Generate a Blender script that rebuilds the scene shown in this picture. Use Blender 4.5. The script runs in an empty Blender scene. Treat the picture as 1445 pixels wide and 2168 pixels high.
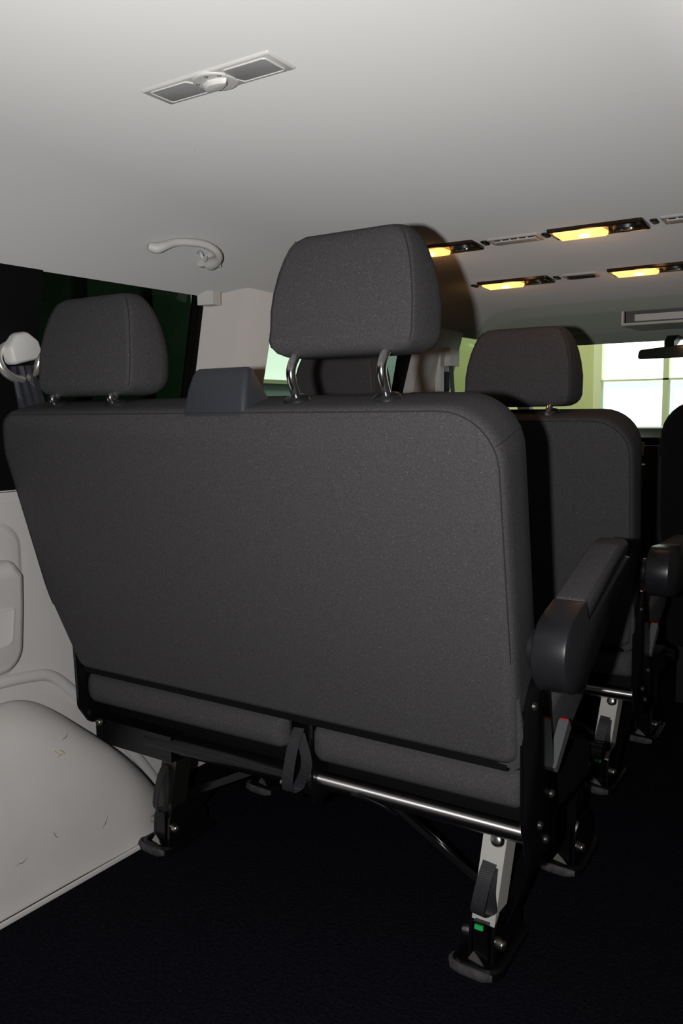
import bpy, bmesh, math, random
from mathutils import Vector, Matrix
random.seed(4)
SC = bpy.context.scene
COL = SC.collection
R = math.radians

# ------------------------------------------------------------------ camera
cam = bpy.data.cameras.new('camera'); camo = bpy.data.objects.new('camera', cam); COL.objects.link(camo)
cam.sensor_fit = 'HORIZONTAL'; cam.sensor_width = 36.0; cam.lens = 36.0*1800/1445
cam.clip_start = 0.02; cam.clip_end = 100
yaw, pitch, roll = R(33.6), R(-6.6), R(.6)
fw = Vector((-math.sin(yaw)*math.cos(pitch), math.cos(yaw)*math.cos(pitch), math.sin(pitch)))
rt = Vector((math.cos(yaw), math.sin(yaw), 0)); dn = -rt.cross(fw)
rt, dn = rt*math.cos(roll)+dn*math.sin(roll), -rt*math.sin(roll)+dn*math.cos(roll)
m = Matrix((rt, -dn, -fw)).transposed().to_4x4(); m.translation = Vector((0, 0, 1.0))
camo.matrix_world = m
SC.camera = camo
# ------------------------------------------------------------------ world, light, exposure
SC.view_settings.view_transform = 'Standard'; SC.view_settings.look = 'None'
SC.view_settings.gamma = 1.0; SC.view_settings.use_curve_mapping = False
SC.view_settings.exposure = 0.0
w = bpy.data.worlds.new('world'); SC.world = w; w.use_nodes = True
w.node_tree.nodes['Background'].inputs[0].default_value = (.02, .022, .026, 1)
w.node_tree.nodes['Background'].inputs[1].default_value = .4

def lamp(name, kind, loc, energy, col=(1, 1, 1), size=.02, aim=None, **k):
    l = bpy.data.lights.new(name, kind); l.energy = energy; l.color = col
    if kind in ('POINT', 'SPOT'): l.shadow_soft_size = size
    if kind == 'AREA': l.shape = 'RECTANGLE'; l.size = size; l.size_y = k.get('size_y', size)
    if kind == 'SPOT': l.spot_size = k.get('angle', R(120)); l.spot_blend = k.get('blend', .6)
    o = bpy.data.objects.new(name, l); COL.objects.link(o); o.location = loc
    if aim is not None:
        o.rotation_euler = (Vector(aim)-Vector(loc)).to_track_quat('-Z', 'Y').to_euler()
    return o
# the camera's own flash, beside the lens
fl = Vector((0, 0, 1.0)) - rt*.10 - dn*-.0
lamp('camera_flash', 'SPOT', fl, 72, (1, .985, .98), .012, aim=fl+fw+Vector((0, 0, .04)), angle=R(134), blend=1)
# two unseen area lights, added to brighten the workshop walls round the van
lamp('teal_wall_fill', 'AREA', (-2.0, 4.6, 3.0), 28, (1, .97, .85), 1.0, aim=(-3.3, 4.6, .8), size_y=.5)
lamp('outside_wall_fill', 'AREA', (-3.3, 6.0, 3.1), 120, (1, .97, .85), 1.6, aim=(-3.3, 7.0, 0), size_y=.6)

# ------------------------------------------------------------------ materials
def mat(name, col, rough=.6, metal=0., bump=None, var=None, spec=.5, emit=None, coat=0, sheen=0, speck=None):
    M = bpy.data.materials.new(name); M.use_nodes = True
    nt = M.node_tree; b = nt.nodes['Principled BSDF']
    b.inputs['Base Color'].default_value = (*col, 1); b.inputs['Roughness'].default_value = rough
    b.inputs['Metallic'].default_value = metal; b.inputs['Specular IOR Level'].default_value = spec
    b.inputs['Coat Weight'].default_value = coat
    if 'cloth' in name and 'charcoal' not in name or name == 'pillar_plastic': b.inputs['Diffuse Roughness'].default_value = 1.0
    if sheen: b.inputs['Sheen Weight'].default_value = sheen; b.inputs['Sheen Roughness'].default_value = .5
    tc = nt.nodes.new('ShaderNodeTexCoord')
    def noise(sc, det=3, typ='ShaderNodeTexNoise'):
        n = nt.nodes.new(typ); n.inputs['Scale'].default_value = sc
        if typ == 'ShaderNodeTexNoise': n.inputs['Detail'].default_value = det
        nt.links.new(tc.outputs['Object'], n.inputs['Vector']); return n
    if var:   # (scale, amount, second colour)
        n = noise(var[0], 5); r = nt.nodes.new('ShaderNodeValToRGB')
        r.color_ramp.elements[0].position = .5-var[1]; r.color_ramp.elements[1].position = .5+var[1]
        r.color_ramp.elements[0].color = (*var[2], 1); r.color_ramp.elements[1].color = (*col, 1)
        nt.links.new(n.outputs['Fac'], r.inputs[0]); nt.links.new(r.outputs[0], b.inputs['Base Color'])
        last = r.outputs[0]
    else: last = None
    if speck:  # (scale, threshold, colour)
        n = noise(speck[0], 1); r = nt.nodes.new('ShaderNodeValToRGB')
        r.color_ramp.elements[0].position = speck[1]; r.color_ramp.elements[1].position = speck[1]+.06
        nt.links.new(n.outputs['Fac'], r.inputs[0])
        mx = nt.nodes.new('ShaderNodeMix'); mx.data_type = 'RGBA'
        nt.links.new(r.outputs[0], mx.inputs[0])
        if last: nt.links.new(last, mx.inputs[6])
        else: mx.inputs[6].default_value = (*col, 1)
        mx.inputs[7].default_value = (*speck[2], 1)
        nt.links.new(mx.outputs[2], b.inputs['Base Color'])
    if bump:  # (scale, distance)
        n = noise(bump[0], 2); bp = nt.nodes.new('ShaderNodeBump')
        bp.inputs['Strength'].default_value = bump[2] if len(bump) > 2 else .6
        bp.inputs['Distance'].default_value = bump[1]
        nt.links.new(n.outputs['Fac'], bp.inputs['Height']); nt.links.new(bp.outputs[0], b.inputs['Normal'])
    if emit:
        b.inputs['Emission Color'].default_value = (*emit[0], 1); b.inputs['Emission Strength'].default_value = emit[1]
    return M
M_liner = mat('headliner_cloth', (.515, .51, .50), .95, bump=(420, .0006, .5), spec=.1, var=(3, .4, (.495, .49, .48)))
M_header = mat('header_cloth', (.37, .40, .35), .95, bump=(420, .0006, .5), spec=.1)  # greenish light from outside is put into this cloth colour
M_pillar = mat('pillar_plastic', (.74, .71, .68), .95, spec=.2, bump=(600, .0002, .3))
M_trim = mat('grey_trim_plastic', (.64, .62, .605), .6, bump=(600, .0002, .3), spec=.35, var=(2.2, .3, (.61, .59, .575)))
M_arch = mat('grey_arch_plastic', (.68, .655, .63), .55, bump=(260, .0004, .4), spec=.4, var=(9, .16, (.64, .61, .585)))
M_light_trim = mat('light_grey_plastic', (.74, .73, .70), .45)
M_black = mat('black_plastic', (.016, .016, .019), .33, bump=(900, .0002, .4))
M_tower = mat('slate_plastic', (.042, .046, .055), .36, bump=(700, .0003, .5))
M_rubber = mat('black_rubber', (.0015, .0015, .002), .7, spec=.2)
M_fabric = mat('charcoal_cloth', (.086, .083, .086), .95, bump=(900, .0009, .8), spec=.12,
               speck=(650, .69, (.22, .215, .22)), var=(420, .24, (.050, .048, .051)))
M_seam = mat('dark_seam', (.022, .021, .022), .9)
M_chrome = mat('chrome', (.85, .84, .83), .16, 1.)
M_mirror = mat('dark_mirror', (.10, .11, .10), .08, 1.)
M_steel = mat('black_painted_steel', (.004, .004, .005), .2, 0., spec=.5)
M_steel2 = mat('satin_grey_steel', (.80, .78, .72), .5, .35)
M_tube = mat('polished_dark_tube', (.62, .60, .59), .40, 1.)
M_gun = mat('dark_leg_steel', (.10, .10, .09), .35, .9)
M_ring = mat('polished_ring', (.85, .83, .80), .28, .8)
nt = M_tube.node_tree; bs = nt.nodes['Principled BSDF']; tg = nt.nodes.new('ShaderNodeTangent'); tg.direction_type = 'RADIAL'; tg.axis = 'X'
bs.inputs['Anisotropic'].default_value = .93; bs.inputs['Anisotropic Rotation'].default_value = 0.25
nt.links.new(tg.outputs[0], bs.inputs['Tangent'])
M_zinc = mat('zinc_bolt', (.5, .48, .44), .3, 1.)
M_carpet = mat('black_carpet', (.0115, .012, .0165), 1., bump=(160, .004, .8), spec=.0, var=(170, .25, (.005, .005, .0075)), speck=(300, .76, (.05, .05, .055)))
M_plate = mat('scuffed_rubber_edge', (.085, .08, .082), .85, bump=(200, .001), var=(60, .2, (.03, .028, .03)))
M_strap = mat('black_webbing', (.012, .0125, .014), .6)
nt = M_strap.node_tree; tcs = nt.nodes.new('ShaderNodeTexCoord'); wv_ = nt.nodes.new('ShaderNodeTexWave'); wv_.bands_direction = 'Z'
wv_.inputs['Scale'].default_value = 95; crs = nt.nodes.new('ShaderNodeValToRGB')
crs.color_ramp.elements[0].color = (.006, .006, .007, 1); crs.color_ramp.elements[1].color = (.034, .035, .040, 1)
nt.links.new(tcs.outputs['Object'], wv_.inputs['Vector']); nt.links.new(wv_.outputs['Fac'], crs.inputs[0]); nt.links.new(crs.outputs[0], nt.nodes['Principled BSDF'].inputs['Base Color'])
M_belt = mat('grey_belt_webbing', (.035, .038, .05), .65, var=(60, .25, (.02, .022, .03)))
M_red = mat('red_button', (.45, .02, .01), .4)
M_green = mat('green_marker', (.02, .55, .14), .5)
M_yellow = mat('yellow_chalk', (.42, .38, .06), .9, var=(120, .1, (.38, .355, .29)))
M_scuff = mat('dark_scuff', (.16, .14, .13), .8)
M_buckle = mat('grey_buckle', (.11, .115, .12), .4)
M_lens = mat('patterned_lens', (.40, .395, .40), .3, bump=(900, .002, 1.), speck=(900, .55, (.42, .41, .41)))
M_lamp_dark = mat('brown_lamp_housing', (.05, .032, .02), .15, .4)
M_lit = mat('lit_lamp_lens', (1, .7, .3), .3, emit=((1, .42, .10), 2.6))
M_bulb = mat('lit_bulb', (1, .9, .6), .3, emit=((1, .72, .30), 14))
M_vent_dark = mat('vent_dark', (.015, .015, .015), .6)
M_garage_green = mat('dark_green_sheet', (.003, .026, .007), .8, spec=.1, var=(1.2, .3, (.002, .018, .005)))
M_garage_teal = mat('teal_wall', (.34, .44, .44), .8)
M_garage_wall = mat('cream_green_wall', (.45, .46, .22), .9, var=(2.4, .3, (.40, .42, .2)))
M_frame_cream = mat('cream_window_frame', (.60, .62, .40), .7)
M_day = mat('daylight_pane', (.9, .9, .9), .5, emit=((.95, 1, .97), 3.2))
M_day3 = mat('daylight_pane_side', (.8, .9, .8), .5, emit=((1, 1, .98), 1.15))
M_day2 = mat('daylight_pane_lower', (.8, .85, .9), .5, emit=((.80, .91, 1.0), 1.25))
M_concrete = mat('concrete', (.10, .10, .09), .9, bump=(30, .004))
M_seat_front = mat('black_cloth', (.01, .01, .012), .95, bump=(500, .0008), spec=.1)

def glass(name, tint, gl=.06):
    M = bpy.data.materials.new(name); M.use_nodes = True; nt = M.node_tree
    for n in list(nt.nodes): nt.nodes.remove(n)
    out = nt.nodes.new('ShaderNodeOutputMaterial'); tr = nt.nodes.new('ShaderNodeBsdfTransparent')
    g = nt.nodes.new('ShaderNodeBsdfGlossy'); g.inputs['Roughness'].default_value = .02
    mx = nt.nodes.new('ShaderNodeMixShader'); fr = nt.nodes.new('ShaderNodeFresnel'); fr.inputs[0].default_value = 1.45
    tr.inputs[0].default_value = (*tint, 1)
    ge = nt.nodes.new('ShaderNodeNewGeometry'); mu = nt.nodes.new('ShaderNodeMath'); mu.operation = 'SUBTRACT'; mu.use_clamp = True
    nt.links.new(fr.outputs[0], mu.inputs[0]); nt.links.new(ge.outputs['Backfacing'], mu.inputs[1])
    nt.links.new(mu.outputs[0], mx.inputs[0]); nt.links.new(tr.outputs[0], mx.inputs[1]); nt.links.new(g.outputs[0], mx.inputs[2])
    nt.links.new(mx.outputs[0], out.inputs[0]); return M
M_glass = glass('tinted_glass', (.66, .75, .68))
M_screen = glass('windscreen_glass', (.88, .93, .88))

# ------------------------------------------------------------------ helpers
OFF = {}
def obj(name, bm, m, parent=None, smooth=True, ang=35, bevel=0, seg=2, kind=None, label=None):
    """link a bmesh built in world coordinates as one mesh object (below parent if given)"""
    me = bpy.data.meshes.new(name)
    off = OFF.get(parent.name if parent else None, Vector((0, 0, 0)))
    if bevel: 
        o_edges = [e for e in bm.edges if len(e.link_faces) == 2 and e.calc_face_angle(0) > R(30)]
        bmesh.ops.bevel(bm, geom=o_edges, offset=bevel, segments=seg, profile=.5, affect='EDGES', clamp_overlap=True)
    bmesh.ops.recalc_face_normals(bm, faces=bm.faces)
    if parent is None:
        cs = [v.co for v in bm.verts]
        mn = Vector([min(c[i] for c in cs) for i in range(3)]); mx = Vector([max(c[i] for c in cs) for i in range(3)])
        off = Vector(((mn.x+mx.x)/2, (mn.y+mx.y)/2, mn.z))
    bmesh.ops.translate(bm, verts=bm.verts, vec=-off)
    bm.to_mesh(me); bm.free()
    me.materials.append(m)
    if smooth:
        for p in me.polygons: p.use_smooth = True
        me.set_sharp_from_angle(angle=R(ang))
    o = bpy.data.objects.new(name, me); COL.objects.link(o)
    if parent is not None: o.parent = parent; OFF[o.name] = off
    else: o.location = off; OFF[o.name] = off
    if kind: o['kind'] = kind
    if label: o['label'] = label
    return o
def thing(name, loc, label, cat, group=None):
    o = bpy.data.objects.new(name, None); COL.objects.link(o); o.location = loc
    o.empty_display_size = .05
    OFF[o.name] = Vector(loc); o['label'] = label; o['category'] = cat
    if group: o['group'] = group
    return o
def tag(o, label, cat, group=None):
    o['label'] = label; o['category'] = cat
    if group: o['group'] = group
    return o
def struct(name, bm, m, **k):
    return obj(name, bm, m, kind='structure', **k)
def B(): return bmesh.new()
def box(bm, x0, x1, y0, y1, z0, z1):
    v = [bm.verts.new((x, y, z)) for x in (x0, x1) for y in (y0, y1) for z in (z0, z1)]
    for f in ((0, 1, 3, 2), (4, 6, 7, 5), (0, 4, 5, 1), (2, 3, 7, 6), (0, 2, 6, 4), (1, 5, 7, 3)):
        bm.faces.new([v[i] for i in f])
    return bm
def bar(bm, a, b, w, h, up=(0, 0, 1), w2=None, h2=None):
    """rectangular bar from a to b"""
    a, b = Vector(a), Vector(b); d = (b-a).normalized(); u = Vector(up)
    s = d.cross(u).normalized(); u = s.cross(d).normalized()
    w2 = w if w2 is None else w2; h2 = h if h2 is None else h2
    vs = []
    for P, ww, hh in ((a, w, h), (b, w2, h2)):
        vs.append([bm.verts.new(P+s*ww/2*i+u*hh/2*j) for i, j in ((-1, -1), (1, -1), (1, 1), (-1, 1))])
    for i in range(4): bm.faces.new((vs[0][i], vs[0][(i+1) % 4], vs[1][(i+1) % 4], vs[1][i]))
    bm.faces.new(vs[0][::-1]); bm.faces.new(vs[1]); return bm
def loft(bm, rings, cap=True, closed=True):
    V = [[bm.verts.new(p) for p in r] for r in rings]
    n = len(V[0])
    for a, b in zip(V, V[1:]):
        for i in range(n if closed else n-1):
            bm.faces.new((a[i], a[(i+1) % n], b[(i+1) % n], b[i]))
    if cap:
        bm.faces.new(V[0][::-1]); bm.faces.new(V[-1])
    return bm
def tube(bm, pts, r, n=12, cap=True):
    pts = [Vector(p) for p in pts]; rings = []
    rr = r if isinstance(r, (list, tuple)) else [r]*len(pts)
    up = None
    for i, p in enumerate(pts):
        d = (pts[min(i+1, len(pts)-1)]-pts[max(i-1, 0)]).normalized()
        if up is None:
            up = Vector((0, 0, 1)) if abs(d.z) < .9 else Vector((1, 0, 0))
        s = d.cross(up).normalized(); up = s.cross(d).normalized()
        q = rr[i]; qa, qb = q if isinstance(q, tuple) else (q, q)
        rings.append([p+s*qa*math.cos(2*math.pi*k/n)+up*qb*math.sin(2*math.pi*k/n) for k in range(n)])
    return loft(bm, rings, cap)
def smoothpath(pts, k=6):
    """Catmull-Rom through points"""
    P = [Vector(p) for p in pts]; P = [P[0]*2-P[1]]+P+[P[-1]*2-P[-2]]; out = []
    for i in range(1, len(P)-2):
        for j in range(k):
            t = j/k; a, b, c, d = P[i-1:i+3]
            out.append(.5*((2*b)+(c-a)*t+(2*a-5*b+4*c-d)*t*t+(3*b-a-3*c+d)*t**3))
    out.append(P[-2]); return out
def disc(bm, c, axis, r0, r1=None, h=.01, n=20, dome=0):
    """short cylinder / cone / domed cap standing at c along axis"""
    c = Vector(c); a = Vector(axis).normalized(); u = a.orthogonal().normalized(); v = a.cross(u)
    r1 = r0 if r1 is None else r1
    prof = [(r0, 0), (r1, h)] + [(r1*math.cos(t), h+dome*math.sin(t)) for t in ((.4, .8, 1.2) if dome else ())]
    return loft(bm, [[c+a*z+(u*math.cos(2*math.pi*k/n)+v*math.sin(2*math.pi*k/n))*r for k in range(n)] for r, z in prof])
def rpoly(pts, rad, k=6):
    """2D polygon with rounded corners; rad is one radius or one per corner"""
    n = len(pts); out = []
    for i, p in enumerate(pts):
        p = Vector(p); a = Vector(pts[i-1]); b = Vector(pts[(i+1) % n]); r = rad[i] if isinstance(rad, (list, tuple)) else rad
        da = (a-p).normalized(); db = (b-p).normalized(); ang = da.angle(db)
        t = min(r/math.tan(ang/2), .49*(a-p).length, .49*(b-p).length); r = t*math.tan(ang/2)
        c = p+(da+db).normalized()*(r/math.sin(ang/2))
        s, e = p+da*t-c, p+db*t-c
        a0 = math.atan2(s.y, s.x); d = math.atan2(e.y, e.x)-a0
        while d > math.pi: d -= 2*math.pi
        while d < -math.pi: d += 2*math.pi
        for j in range(k+1):
            q = a0+d*j/k; out.append(Vector((c.x+r*math.cos(q), c.y+r*math.sin(q))))
    return out
def inset(poly, d):
    n = len(poly); ar = sum(poly[i-1].x*poly[i].y-poly[i].x*poly[i-1].y for i in range(n)); sg = 1 if ar > 0 else -1
    out = []
    for i, p in enumerate(poly):
        t = (poly[(i+1) % n]-poly[i-1])
        if t.length < 1e-9: out.append(p.copy()); continue
        t.normalize(); out.append(p+Vector((-t.y, t.x))*d*sg)
    return out
def slab(bm, poly, f, prof):
    """poly in 2D; f(u, v, n) -> world; prof: list of (n, inset)"""
    return loft(bm, [[f(q.x, q.y, n) for q in inset(poly, i)] for n, i in prof])
def ribbon(bm, pts, width_dirs, w, th=.0015):
    """flat strap along pts; width_dirs one vector or per point"""
    pts = [Vector(p) for p in pts]; rings = []
    for i, p in enumerate(pts):
        d = (pts[min(i+1, len(pts)-1)]-pts[max(i-1, 0)]).normalized()
        wd = Vector(width_dirs[i] if isinstance(width_dirs, list) else width_dirs).normalized()
        nrm = d.cross(wd).normalized()
        rings.append([p+wd*w/2*a+nrm*th/2*b for a, b in ((-1, -1), (1, -1), (1, 1), (-1, 1))])
    return loft(bm, rings)
def ell(c, a, b, n=24): return [Vector((c[0]+a*math.cos(2*math.pi*k/n), c[1]+b*math.sin(2*math.pi*k/n))) for k in range(n)]

# ------------------------------------------------------------------ body shell
XC = -.80
ZT = [(-.3, 1.452), (.6, 1.452), (.9, 1.45), (1.4, 1.435), (1.95, 1.405), (2.4, 1.378), (2.85, 1.362), (3.2, 1.35), (3.62, 1.322), (3.75, 1.31)]
def zc(y):
    for (a, za), (b, zb) in zip(ZT, ZT[1:]):
        if y <= b: t = max(0, (y-a)/(b-a)); return za+(zb-za)*t
    return ZT[-1][1]
def zroof(x, y):
    d = abs(x-XC)-.50; w_ = .045   # flat lining, then a tight bend into the sloping side panel
    t = (d+math.sqrt(d*d+w_*w_*.25))/2; e = .25; te = (e+math.sqrt(e*e+w_*w_*.25))/2
    return zc(y)-(zc(y)-1.307)*t/te
def wx(z):  # inner face of the side walls
    return -1.64+max(0, z-.84)*.2

def ceiling():
    bm = B(); ys = [-.15+i*.05 for i in range(78)]; N = 44
    lo, hi = [], []
    for y in ys:
        # the cab part of the lining starts at a curved step
        r1, r2 = [], []
        for i in range(N+1):
            x = XC-.75+1.5*i/N; z = zroof(x, y)
            r1.append(bm.verts.new((x, y, z))); r2.append(bm.verts.new((x, y, z+.02)))
        lo.append(r1); hi.append(r2)
    for G, fl in ((lo, 0), (hi, 1)):
        for a, b in zip(G, G[1:]):
            for i in range(N):
                f = (a[i], a[i+1], b[i+1], b[i]); bm.faces.new(f if fl else f[::-1])
    for a, b, c, d in zip(lo, lo[1:], hi, hi[1:]):
        bm.faces.new((a[0], b[0], d[0], c[0])); bm.faces.new((a[-1], c[-1], d[-1], b[-1]))
    for L, H in ((lo[0], hi[0]), (lo[-1], hi[-1])):
        for i in range(N): bm.faces.new((L[i], L[i+1], H[i+1], H[i]))
    return bm
ceil_o = struct('ceiling', ceiling(), M_liner, ang=60)
for p in (((-.352, 1.255), (-.346, 1.259), (-.339, 1.261)), ((-.987, 1.032), (-1.004, 1.073), (-1.02, 1.10)), ((-1.018, 1.098), (-1.023, 1.105), (-1.028, 1.110))):
    k = .0007 if p[0][0] == -.987 else .0022
    obj('scratch', tube(B(), [(x, y, zroof(x, y)+.0002) for x, y in p], [k*.4, k, k*.5], 6), M_liner, ceil_o)
struct('floor', box(B(), -1.68, .12, -.15, 4.28, -.04, 0), M_carpet)

# header lining above the windscreen: a second skin below the roof with a curved rear edge
bm = B(); rows = []
for i in range(33):
    x = XC-.74+1.48*i/32; d = abs(x-XC); y0 = 2.87+max(0, d-.30)**2*2.6
    row = []
    for j in range(13):
        y = y0+(3.68-y0)*j/12
        dz = .022 if j else .0; dz += .012*math.sin(min(1, max(0, (j-4)/3))*math.pi/2)
        row.append(Vector((x, y, zroof(x, y)-dz)))
    rows.append(row)
V = [[bm.verts.new(p) for p in r] for r in rows]
W_ = [[bm.verts.new(p+Vector((0, 0, .01))) for p in r] for r in rows]
for i in range(32):
    for j in range(12):
        bm.faces.new((V[i][j], V[i][j+1], V[i+1][j+1], V[i+1][j])); bm.faces.new((W_[i][j], W_[i+1][j], W_[i+1][j+1], W_[i][j+1]))
    bm.faces.new((V[i][0], V[i+1][0], W_[i+1][0], W_[i][0])); bm.faces.new((V[i][12], W_[i][12], W_[i+1][12], V[i+1][12]))
for i in (0, 32):
    for j in range(12): bm.faces.new((V[i][j], V[i][j+1], W_[i][j+1], W_[i][j]))
struct('trim_1', bm, M_header, ang=50)

# left wall: lower panel and the pillars between the windows
def wall_strip(bm, y0, y1, z0, z1, side=-1, th=.04, x_of=wx):
    for (a, b) in ((z0, z1),):
        xs = (x_of(a), x_of(b))
        f = (lambda x: x) if side < 0 else (lambda x: 2*XC-x)
        o = -th if side < 0 else th
        P = [(f(xs[0]), y0, a), (f(xs[0]), y1, a), (f(xs[1]), y1, b), (f(xs[1]), y0, b)]
        loft(bm, [[Vector(p) for p in P], [Vector(p)+Vector((o, 0, 0)) for p in P]])
bm = B(); wall_strip(bm, -.15, 3.85, 0, .84)
struct('wall_left', bm, M_trim, smooth=False)
bm = B()
wall_strip(bm, .9, 3.85, 0, .84, 1)
for y0, y1 in ((.9, 1.0), (1.75, 1.95), (2.82, 3.3), (3.78, 3.85)): wall_strip(bm, y0, y1, .84, 1.32, 1)
struct('wall_right', bm, M_trim, smooth=False)
# sill ledge
struct('trim_2', box(B(), -1.66, -1.618, -.15, 1.70, .815, .838), M_trim, bevel=.006)
# window pillars of the left side
bm = B()
for z0, z1 in ((.84, 1.34),):
    r = []
    for z in (z0, z1):
        x = wx(z); o = .0
        yy = 1.69+.03*(z-1.3)
        r.append([Vector((x-.02, yy, z)), Vector((x+.05, yy+.088, z)), Vector((x+.058, yy+.105, z)), Vector((x+.058, yy+.228, z)), Vector((x+.045, yy+.245, z)), Vector((x-.02, yy+.27, z))])
    loft(bm, r)
cp = thing('pillar_cover', (wx(.84), 1.8, .84), 'light grey plastic cover of the pillar behind the black belt guide', 'trim')
obj('panel', bm, M_pillar, cp, bevel=.006)
cap = B(); loft(cap, [[Vector((-1.552+a, 1.672+b, z)) for a, b in ((-.0, -.0), (.045, .01), (.045, .04), (0, .045))] for z in (1.283, 1.318)])
obj('clip', cap, M_light_trim, cp, bevel=.005)
# arched lip round the pillar's top
tp = smoothpath([(-1.545, 1.67, 1.312), (-1.515, 1.74, 1.325), (-1.485, 1.79, 1.345), (-1.47, 1.86, 1.349), (-1.485, 1.95, 1.335), (-1.525, 2.0, 1.317)])


bp = thing('door_pillar_cover', (wx(.84), 3.0, .84), 'grey plastic door pillar cover beside the cab door window', 'trim')
bm = B(); r = []
for z in (.84, 1.34):
    x = wx(z); y = 2.83+.12*(z-1.2)
    r.append([Vector((x-.02, y, z)), Vector((x+.035, y+.02, z)), Vector((x+.05, y+.08, z)), Vector((x+.05, y+.29, z)), Vector((x+.03, y+.335, z)), Vector((x-.02, y+.42, z))])
loft(bm, r); obj('panel', bm, M_trim, bp, bevel=.008)
obj('belt_slider', box(B(), wx(1.2)+.045, wx(1.2)+.075, 3.02, 3.10, 1.18, 1.25), M_light_trim, bp, bevel=.018, seg=3)
obj('slider_track', box(B(), wx(1.2)+.035, wx(1.2)+.058, 2.97, 3.0, .95, 1.26), M_light_trim, bp, bevel=.006)
sb = obj('belt_slot', box(B(), wx(1.1)+.04, wx(1.1)+.062, 3.03, 3.08, 1.06, 1.165), M_rubber, bp, bevel=.003)
obj('belt', ribbon(B(), [(wx(1.15)+.068, 3.06, 1.19), (wx(1.1)+.075, 3.08, 1.10), (wx(1)+.085, 3.12, .95)], (0, 1, .1), .035), M_belt, bp)
# black rubber posts and frames
bm = B(); wall_strip(bm, 1.085, 1.195, .84, 1.33, -1, .03)
struct('trim_3', bm, M_rubber, smooth=False)
bm = B(); wall_strip(bm, 2.785, 2.845, .84, 1.33, -1, .03)
struct('trim_4', bm, M_rubber, smooth=False)
bm = B(); wall_strip(bm, 3.80, 3.86, .84, 1.33, -1, .03)
struct('trim_5', bm, M_trim, smooth=False)
bm = B(); wall_strip(bm, 1.678, 1.693, .84, 1.33, -1, .03)
struct('trim_6', bm, M_rubber, smooth=False)
# flange strip over the rear quarter window
struct('trim_7', box(B(), -1.60, -1.548, -.15, 1.168, 1.312, 1.331), M_liner, bevel=.006)
n = 0
for y0, y1 in ((-.15, 1.10), (1.17, 1.70), (1.93, 2.80), (3.27, 3.82)):
    n += 1
    bm = B(); x0, x1 = wx(.84)-.022, wx(1.33)-.022
    P = [(x0, y0, .84), (x0, y1, .84), (x1, y1, 1.33), (x1, y0, 1.33)]
    loft(bm, [[Vector(p) for p in P], [Vector(p)+Vector((-.004, 0, 0)) for p in P]])
    struct('window_%d' % n, bm, M_glass, smooth=False)
struct('wall_front', box(B(), -1.68, .12, 4.28, 4.34, -.04, .86), M_black)
# windscreen and its frame
bm = B(); P = [(-1.50, 3.66, 1.33), (-.10, 3.66, 1.33), (-.0, 4.25, .86), (-1.60, 4.25, .86)]
loft(bm, [[Vector(p) for p in P], [Vector(p)+Vector((0, .005, .003)) for p in P]])
struct('window_5', bm, M_screen, smooth=False)
bm = B(); bar(bm, (-1.53, 3.66, 1.33), (-1.63, 4.28, .85), .06, .05); struct('trim_8', bm, M_trim, bevel=.008)

# workshop round the van
struct('floor_outside', box(B(), -5.5, 3, -2, 9, -.5, -.45), M_concrete)
bm = B(); box(bm, -3.3, -3.25, -1.5, 3.45, -.45, 3.4)
for i in range(12):
    y = -1.4+i*.41
    loft(bm, [[Vector((-3.25, y, z)), Vector((-3.21, y+.02, z)), Vector((-3.21, y+.16, z)), Vector((-3.25, y+.18, z))] for z in (-.45, 3.4)])
struct('wall_outside_left', bm, M_garage_green, smooth=False)
# teal wall with a bright window further along
bm = B()
for y0, y1, z0, z1 in ((3.45, 3.7, -.45, 3.4), (5.2, 6.0, -.45, 3.4), (3.7, 5.2, -.45, 1.205), (3.7, 5.2, 2.4, 3.4)): box(bm, -3.36, -3.3, y0, y1, z0, z1)
struct('wall_outside_middle', bm, M_garage_teal, smooth=False)
struct('window_6', box(B(), -3.35, -3.34, 3.7, 5.2, 1.205, 2.4), M_day3, smooth=False)
struct('trim_9', box(B(), -3.31, -3.27, 3.68, 5.22, 1.188, 1.212), M_frame_cream, smooth=False)
bm = B()
for x0, x1, z0, z1 in ((-5.5, -2.39, -.45, 3.4), (-2.39, 1.5, -.45, .80), (-2.39, 1.5, 2.5, 3.4), (.6, 1.5, .8, 2.5)): box(bm, x0, x1, 8.0, 8.08, z0, z1)
struct('wall_outside_front', bm, M_garage_wall, smooth=False)
bm = B()
for x0, x1, z0, z1 in ((-2.46, -2.385, .76, 2.56), (-1.84, -1.79, .8, 2.5), (-1.18, -1.13, .8, 2.5), (-2.46, .65, .74, .80), (-2.46, .65, 2.5, 2.56), (-2.39, .6, 1.268, 1.284)): box(bm, x0, x1, 7.95, 8.02, z0, z1)
struct('trim_10', bm, M_frame_cream, smooth=False)
struct('window_7', box(B(), -2.39, .6, 8.03, 8.04, 1.276, 2.5), M_day, smooth=False)
struct('window_8', box(B(), -2.39, .6, 8.03, 8.04, .80, 1.276), M_day2, smooth=False)

# ------------------------------------------------------------------ the double bench
T = math.atan(.287); ST, CT = math.sin(T), math.cos(T)
def K(u, v, n): return Vector((u, 1.26-v*ST+n*CT, .43+v*CT+n*ST))

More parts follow.
